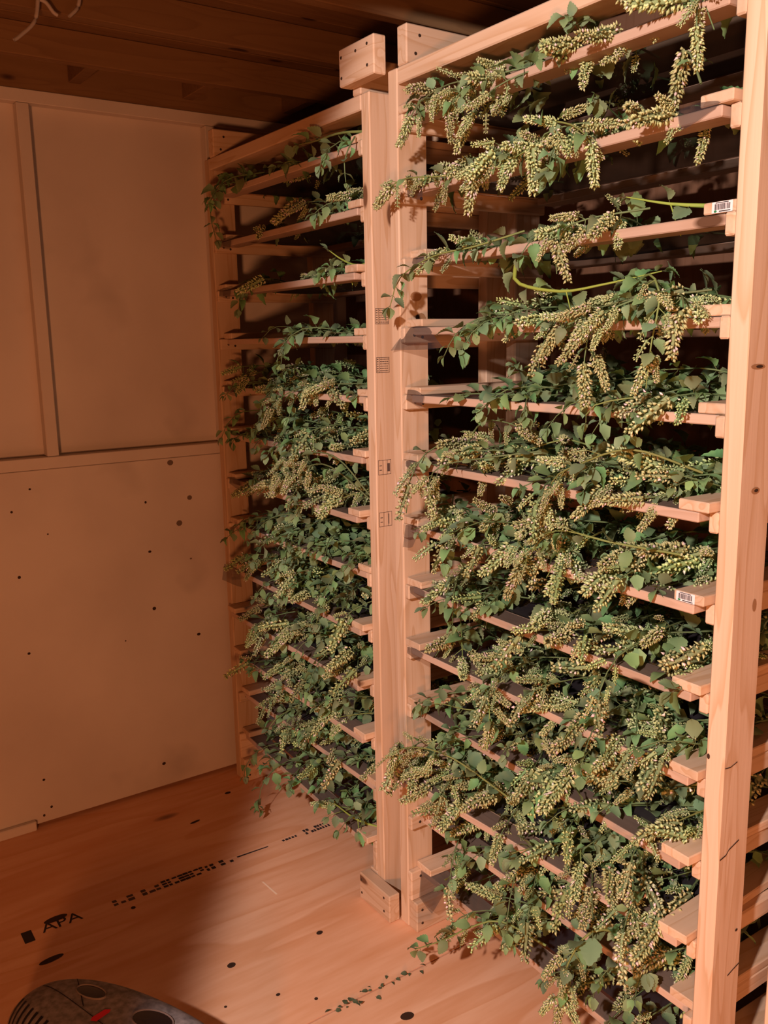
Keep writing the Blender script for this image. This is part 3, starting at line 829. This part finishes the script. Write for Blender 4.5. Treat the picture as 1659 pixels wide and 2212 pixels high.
# sprigs that stand out in the photograph: (rack, tray, path, in flower, leaf size, stem thickness, leafiness, colour, wording)
CR = random.Random(9)
CUSTOM = [
    ('near', 0, [(.80, .10, 2.176), (.87, .03, 2.19), (.904, -.03, 2.165), (.909, -.035, 2.12), (.910, -.03, 2.075)], 1, .03, 1, .3, DG),
    ('near', 0, [(.873, .03, 2.06), (.835, .04, 2.125), (.81, .045, 2.10), (.807, .05, 2.06)], 1, .03, 1, .5, DG),
    ('near', 0, [(.48, .10, 2.18), (.301, -.03, 2.185), (.178, -.05, 2.155), (.132, -.05, 2.09)], 1, .036, 1, 1, DG),
    ('near', 0, [(.50, .06, 2.19), (.40, -.02, 2.175), (.332, -.045, 2.155), (.298, -.05, 2.126), (.304, -.05, 2.07)], 1, .036, 1, 1, DG),
    ('near', 0, [(.56, .06, 2.19), (.448, -.03, 2.150), (.392, -.05, 2.115), (.355, -.055, 2.082), (.347, -.05, 2.045)], 1, .036, 1, 1, DG),
    ('near', 1, [(.40, .05, 2.10), (.545, -.03, 2.060), (.643, -.04, 2.032), (.701, -.05, 1.993), (.713, -.05, 1.956), (.714, -.05, 1.925)], 1, .042, 1.3, .6, YG),
    ('near', 1, [(.75, .05, 2.03), (.64, -.02, 2.036), (.581, -.045, 2.026), (.556, -.05, 1.997), (.576, -.05, 1.940)], 1, .036, 1, .8, DG),
    ('near', 1, [(.46, .03, 2.01), (.371, -.02, 1.995), (.261, -.045, 1.998), (.14, -.07, 2.005), (.054, -.07, 1.966)], 1, .034, 1.2, 1, YG),
    ('near', 1, [(.53, .04, 2.02), (.45, -.02, 2.015), (.392, -.045, 1.998), (.362, -.05, 1.974), (.35, -.05, 1.935)], 1, .036, 1, 1, DG),
    ('near', 2, [(.868, .10, 1.868), (.789, .07, 1.880), (.703, .05, 1.902)], 0, .04, 2.2, .25, BG),
    ('near', 2, [(.76, .05, 1.875), (.671, -.02, 1.862), (.624, -.04, 1.844), (.616, -.045, 1.806), (.62, -.045, 1.765)], 1, .042, 1, 1, DG),
    ('near', 2, [(.44, .04, 1.868), (.344, -.02, 1.842), (.246, -.055, 1.829), (.139, -.07, 1.789), (.096, -.07, 1.727)], 0, .042, 1.1, .8, YG),
    ('near', 3, [(.448, .01, 1.805), (.483, -.02, 1.758), (.60, -.015, 1.734), (.70, .0, 1.742), (.80, .04, 1.76)], 0, .040, 2.0, .35, BG),
    ('near', 3, [(.90, .05, 1.722), (.764, -.02, 1.708), (.675, -.045, 1.682), (.627, -.05, 1.653), (.609, -.05, 1.610)], 1, .036, 1, 1, DG),
    ('near', 3, [(.86, .05, 1.72), (.784, -.02, 1.708), (.73, -.05, 1.675), (.707, -.055, 1.618), (.709, -.055, 1.53)], 1, .036, 1, .9, DG),
    ('near', 3, [(.72, .05, 1.73), (.813, -.01, 1.752), (.864, -.045, 1.71), (.858, -.055, 1.626), (.851, -.055, 1.555)], 1, .048, 1.3, 1, YG),
    ('near', 3, [(.80, .06, 1.72), (.885, -.01, 1.710), (.911, -.045, 1.675), (.899, -.05, 1.625)], 1, .036, 1, .8, DG),
    ('near', 3, [(.40, .06, 1.70), (.345, -.005, 1.690), (.305, -.04, 1.655), (.272, -.045, 1.610)], 0, .040, 1, 1, DG),
    ('near', 4, [(.83, .05, 1.535), (.762, -.015, 1.530), (.712, -.045, 1.513), (.704, -.045, 1.485)], 0, .038, 1, .6, YG),
    ('near', 5, [(.48, .06, 1.40), (.379, -.01, 1.382), (.263, -.05, 1.355), (.218, -.05, 1.312), (.199, -.05, 1.245)], 1, .030, 1, .7, DG),
    ('near', 5, [(.239, .05, 1.395), (.30, .03, 1.445), (.36, .02, 1.463), (.43, .02, 1.458), (.503, .03, 1.435)], 1, .03, 1, .6, DG),
    ('near', 5, [(.90, .05, 1.40), (.804, -.03, 1.44), (.704, -.06, 1.405), (.632, -.06, 1.362), (.608, -.06, 1.255)], 1, .036, 1.2, .8, YG),
    ('near', 6, [(.86, .05, 1.24), (.765, -.03, 1.258), (.644, -.06, 1.265), (.579, -.07, 1.202), (.52, -.07, 1.122)], 1, .036, 1.2, .8, YG),
    ('near', 9, [(.30, .05, .79), (.387, -.03, .845), (.44, -.065, .865), (.46, -.07, .813), (.453, -.07, .725)], 1, .034, 1.2, .5, YG),
    ('near', 10, [(.45, .0, .58), (.341, -.08, .66), (.249, -.12, .665), (.17, -.13, .622), (.148, -.13, .560)], 1, .034, 1.1, .9, YG),
    ('near', 12, [(.55, .03, .235), (.45, -.02, .262), (.40, -.07, .24), (.329, -.10, .175), (.235, -.12, .100)], 0, .046, 1.3, .6, YG),
    ('near', 11, [(.78, .04, .40), (.75, -.04, .42), (.728, -.085, .35), (.717, -.09, .265), (.705, -.09, .195)], 1, .05, 1.3, 1, YG),
    ('far', 6, [(-.14, .02, 1.22), (-.24, -.03, 1.325), (-.40, -.05, 1.32), (-.52, -.06, 1.270), (-.654, -.06, 1.175)], 1, .032, 1.1, .5, DG),
    ('far', 6, [(-.16, .04, 1.20), (-.269, -.03, 1.295), (-.38, -.05, 1.285), (-.49, -.055, 1.25), (-.602, -.055, 1.20)], 1, .032, 1.1, .5, DG),
    ('far', 4, [(-.36, .05, 1.525), (-.435, -.02, 1.515), (-.554, -.05, 1.463), (-.605, -.05, 1.400)], 1, .03, 1, .7, DG),
    ('far', 2, [(-.13, .05, 1.85), (-.20, .03, 1.845), (-.26, .02, 1.865), (-.308, .01, 1.892)], 0, .040, 2.2, .3, BG),
    ('far', 0, [(-.16, .05, 2.18), (-.25, .02, 2.19), (-.34, .0, 2.185), (-.42, -.01, 2.187)], 0, .044, 2.0, .5, YG),
    ('far', 0, [(-.15, .0, 2.16), (-.13, -.03, 2.13), (-.125, -.05, 2.09), (-.12, -.05, 2.04)], 0, .036, 1, .8, DG),
    ('far', 0, [(-.75, .05, 2.17), (-.88, -.01, 2.165), (-.95, -.04, 2.12), (-.96, -.045, 2.05), (-.93, -.045, 1.98)], 0, .042, 1.1, 1, DG),
    ('far', 12, [(-.118, .06, .200), (-.22, .0, .212), (-.33, -.015, .222)], 0, .03, 2.2, .2, BG),
]
for rack, i, path, fw, ls, th_, lf, colr in CUSTOM:
    pts = resample(path)
    it = sprig_items(CR, pts, bool(fw), ls, th_, .034, lf, .075)
    if lf < .4:
        st, lv, sp, sh = it
        st.append(([pts[len(pts) // 2], pts[len(pts) // 2] + Vector((.02, -.01, -.03)), pts[len(pts) // 2] + Vector((.035, -.012, -.06))], .0016, .0012))
    make_sprig(CR, it, colr, (rack, i), pts[-1].x, ('flowering' if fw else ('leafy' if lf > .4 else 'thick-stemmed'), 'drooping' if pts[-1].z < TRAYS[(rack, i)]['z'] - .01 else 'flat-lying'))

# one label for each sprig: its look, its order along its tray and the tray
NUM = ['first', 'second', 'third', 'fourth', 'fifth', 'sixth', 'seventh', 'eighth', 'ninth', 'tenth', 'eleventh', 'twelfth', 'thirteenth', 'fourteenth', 'fifteenth', 'sixteenth', 'seventeenth', 'eighteenth', 'nineteenth', 'twentieth']
by = {}
for tr, tx, st, r in SPRIGS: by.setdefault((tr, st), []).append((tx, r))
for (tr, st), lst in by.items():
    lst.sort(key=lambda q: q[0])
    tn = '%s tray of %s rack' % (ordn(tr[1]), 'near' if tr[0] == 'near' else 'corner')
    for k, (tx, r) in enumerate(lst):
        if len(lst) == 1: r['label'] = '%s %s herb sprig on the %s' % (st[1], st[0], tn)
        else: r['label'] = '%s %s herb sprig, %s from wall end, %s' % (st[1], st[0], NUM[k], tn)
        r['group'] = 'herb sprigs on the %s' % tn

# all the other sprigs, too many and too tangled to count
def build_heap():
    rng = np.random.default_rng(3)
    VV, FF, CC, MI = [], [], [], []; o = 0
    for key, T_, mi in (('leaf', LEAF_LO, 0), ('spike', SPIKE_LO, 1)):
        for ti, (V, F, C) in enumerate(T_):
            ms = [m for k, m in HEAP[key] if k == ti]
            if not ms: continue
            A = np.array([[list(r) for r in m] for m in ms])
            P = np.einsum('nij,vj->nvi', A[:, :3, :3], V) + A[:, None, :3, 3]
            n = len(ms)
            f = rng.uniform(.75, 1.25, (n, 1, 1)); tint = 1 + rng.uniform(-.1, .1, (n, 1, 3))
            VV.append(P.reshape(-1, 3)); CC.append(np.clip(C[None] * f * tint, 0, 1).reshape(-1, 3))
            FF.append((F[None] + (np.arange(n) * len(V))[:, None, None]).reshape(-1, 3) + o); MI.append(np.full(n * len(F), mi)); o += n * len(V)
    for pl, r0, r1 in HEAP['stem']:
        V, F = tube_np([tuple(p) for p in (pl[::3] + [pl[-1]] if len(pl) > 6 else pl)], r0, r1, 3)
        VV.append(V); FF.append(F + o); CC.append(np.tile(np.array(DG), (len(V), 1))); MI.append(np.full(len(F), 2)); o += len(V)
    me = mesh_np('herb_heap', np.concatenate(VV), np.concatenate(FF), np.concatenate(CC), [LEAF, SPIKE, STEM], False, np.concatenate(MI))
    ob = link('herb_heap', me)
    ob['label'] = 'tangled green herb cuttings heaped deep on all the trays'
    ob['category'] = 'herbs'; ob['kind'] = 'stuff'
    print('heap tris', len(me.polygons), 'sprigs', len(SPRIGS))
build_heap()

# leaf litter dropped along the sheet joint
lr = random.Random(4); V0, F0, C0 = LEAF_LO[0]
VV, FF, CC = [], [], []; o = 0
for k in range(26):
    m = frame((.190 + lr.gauss(0, .012), lr.uniform(-.36, -.05), .003), (lr.uniform(-1, 1), lr.uniform(-1, 1), .05), lr.uniform(-.5, .5), lr.uniform(.008, .018))
    A = np.array([list(r) for r in m]); VV.append(V0 @ A[:3, :3].T + A[:3, 3]); FF.append(F0 + o); CC.append(C0 * .42); o += len(V0)
lit = link('leaf_litter', mesh_np('leaf_litter', np.concatenate(VV), np.concatenate(FF), np.concatenate(CC), [LEAF]))
lit['label'] = 'dark leaf litter scattered along the joint in the plywood floor'; lit['category'] = 'litter'; lit['kind'] = 'stuff'

# ------------------------------------------------------------------ dusty machine in the corner of the view
mc = empty('machine_housing', (0.128, -0.846, 0.0), 'dusty dark grey plastic housing with two oval openings and a red mark', 'machine')
mc.rotation_euler[2] = 0.474
HA, HB, HZ, HN, HM = .352, .140, .168, 2.282, 6.271
def hs(u, v):
    """point on the flat-topped shell: u, v in -1..1 across the plan"""
    r = (abs(u) ** HN + abs(v) ** HN) ** (1 / HN)
    z = HZ * max(0.0, 1 - min(1, r) ** HM) ** (1 / 2.4)
    return Vector((u * HA, v * HB, z))
def body(u, v):
    a = 2 * PI * u
    rr = v ** .45
    c, s = math.cos(a), math.sin(a)
    k = (abs(c) ** HN + abs(s) ** HN) ** (-1 / HN)
    p = hs(c * k * rr * .99999, s * k * rr * .99999)
    return (p.x, p.y, p.z)
link('shell', grid_mesh('shell', body, 72, 34), DUSTY, mc)
def on_shell(u, v, lift=.002):
    e = .004
    p = hs(u, v); a = hs(u + e, v) - p; b = hs(u, v + e) - p
    nrm = a.cross(b).normalized()
    return p + nrm * lift, a.normalized(), nrm
def oval(u, v, ra, rb, rot):
    p, t, nrm = on_shell(u, v, 0.001)
    s = nrm.cross(t)
    t2 = t * math.cos(rot) + s * math.sin(rot); s2 = nrm.cross(t2)
    n = 28
    V, F = [], []
    for i in range(n):
        a = 2 * PI * i / n
        for k, (f, h) in enumerate(((1.10, -.003), (1.06, .003), (1.0, .002), (.96, -.004))):
            V.append(p + t2 * ra * f * math.cos(a) + s2 * rb * f * math.sin(a) + nrm * h)
    for i in range(n):
        j = (i + 1) % n
        for k in range(3): F.append((i * 4 + k, j * 4 + k, j * 4 + k + 1, i * 4 + k + 1))
    me = bpy.data.meshes.new('opening_rim'); me.from_pydata([tuple(q) for q in V], [], F)
    rim = link('opening_rim', me, RIM, mc)
    def lens(uu, vv):
        a = 2 * PI * uu
        return tuple(p + t2 * ra * .98 * vv * math.cos(a) + s2 * rb * .98 * vv * math.sin(a) + nrm * (.002 * (1 - vv * vv) + .0006))
    link('lens', grid_mesh('lens', lens, 24, 5), LENS, rim)
oval(.14, .28, .050, .026, .12)
oval(-.40, .30, .040, .018, .05)
p, t, nrm = on_shell(-.19, -.02, .0012); s = nrm.cross(t)
link('red_mark', quads_mesh('red_mark', [[p + t * a + s * b for a, b in ((-.008, -.022), (.006, -.018), (.012, .016), (.008, .024), (-.004, .018), (-.012, -.012))]]), REDM, mc)
def strip(name, uvs, hw, mat):
    qs = []
    for (a, b), (c, d) in zip(uvs[:-1], uvs[1:]):
        p1, _, n1 = on_shell(a, b, .0010); p2, _, n2 = on_shell(c, d, .0010)
        e1 = n1.cross(p2 - p1).normalized() * hw
        qs.append([p1 - e1, p2 - e1, p2 + e1, p1 + e1])
    link(name, quads_mesh(name, qs), mat, mc)
for k in range(8):
    u0 = -.90 + .062 * k
    lo_ = -(max(0.0, .985 - abs(u0) ** HN)) ** (1 / HN)
    strip('vent_groove', [(u0, lo_ * .98 + (min(-.10, lo_ + .45) - lo_ * .98) * j / 12) for j in range(13)], .0042, GROOVE)
strip('seam', [(-.80 + .05 * j, .16 - .022 * j) for j in range(16)], .0010, GROOVE)
strip('seam', [(-.62 + .03 * j, .50 - .055 * j) for j in range(10)], .0010, GROOVE)

# pale cord looped over the joist
cd = empty('cord', (-0.53, -0.60, 2.546), 'pale thin cord dangling from a ceiling joist above the painted wall', 'cord')
for path in ([(0, -.055, 0), (0, -.062, -.06), (0, -.075, -.12), (.004, -.112, -.16), (.008, -.13, -.175)], [(0, .042, 0), (0, .038, -.05), (0, .03, -.075), (.002, .008, -.098)], [(.002, -.06, -.07), (.002, -.045, -.075), (.004, -.03, -.095), (.004, -.02, -.10)]):
    V, F = tube_np([tuple(p) for p in resample([Vector(q) for q in path], .008)], .0055, .0045, 6)
    me = mesh_np('strand', V, F, np.ones((len(V), 3)), [CORD]); s_ = bpy.data.objects.new('strand', me); COL.objects.link(s_); s_.parent = cd
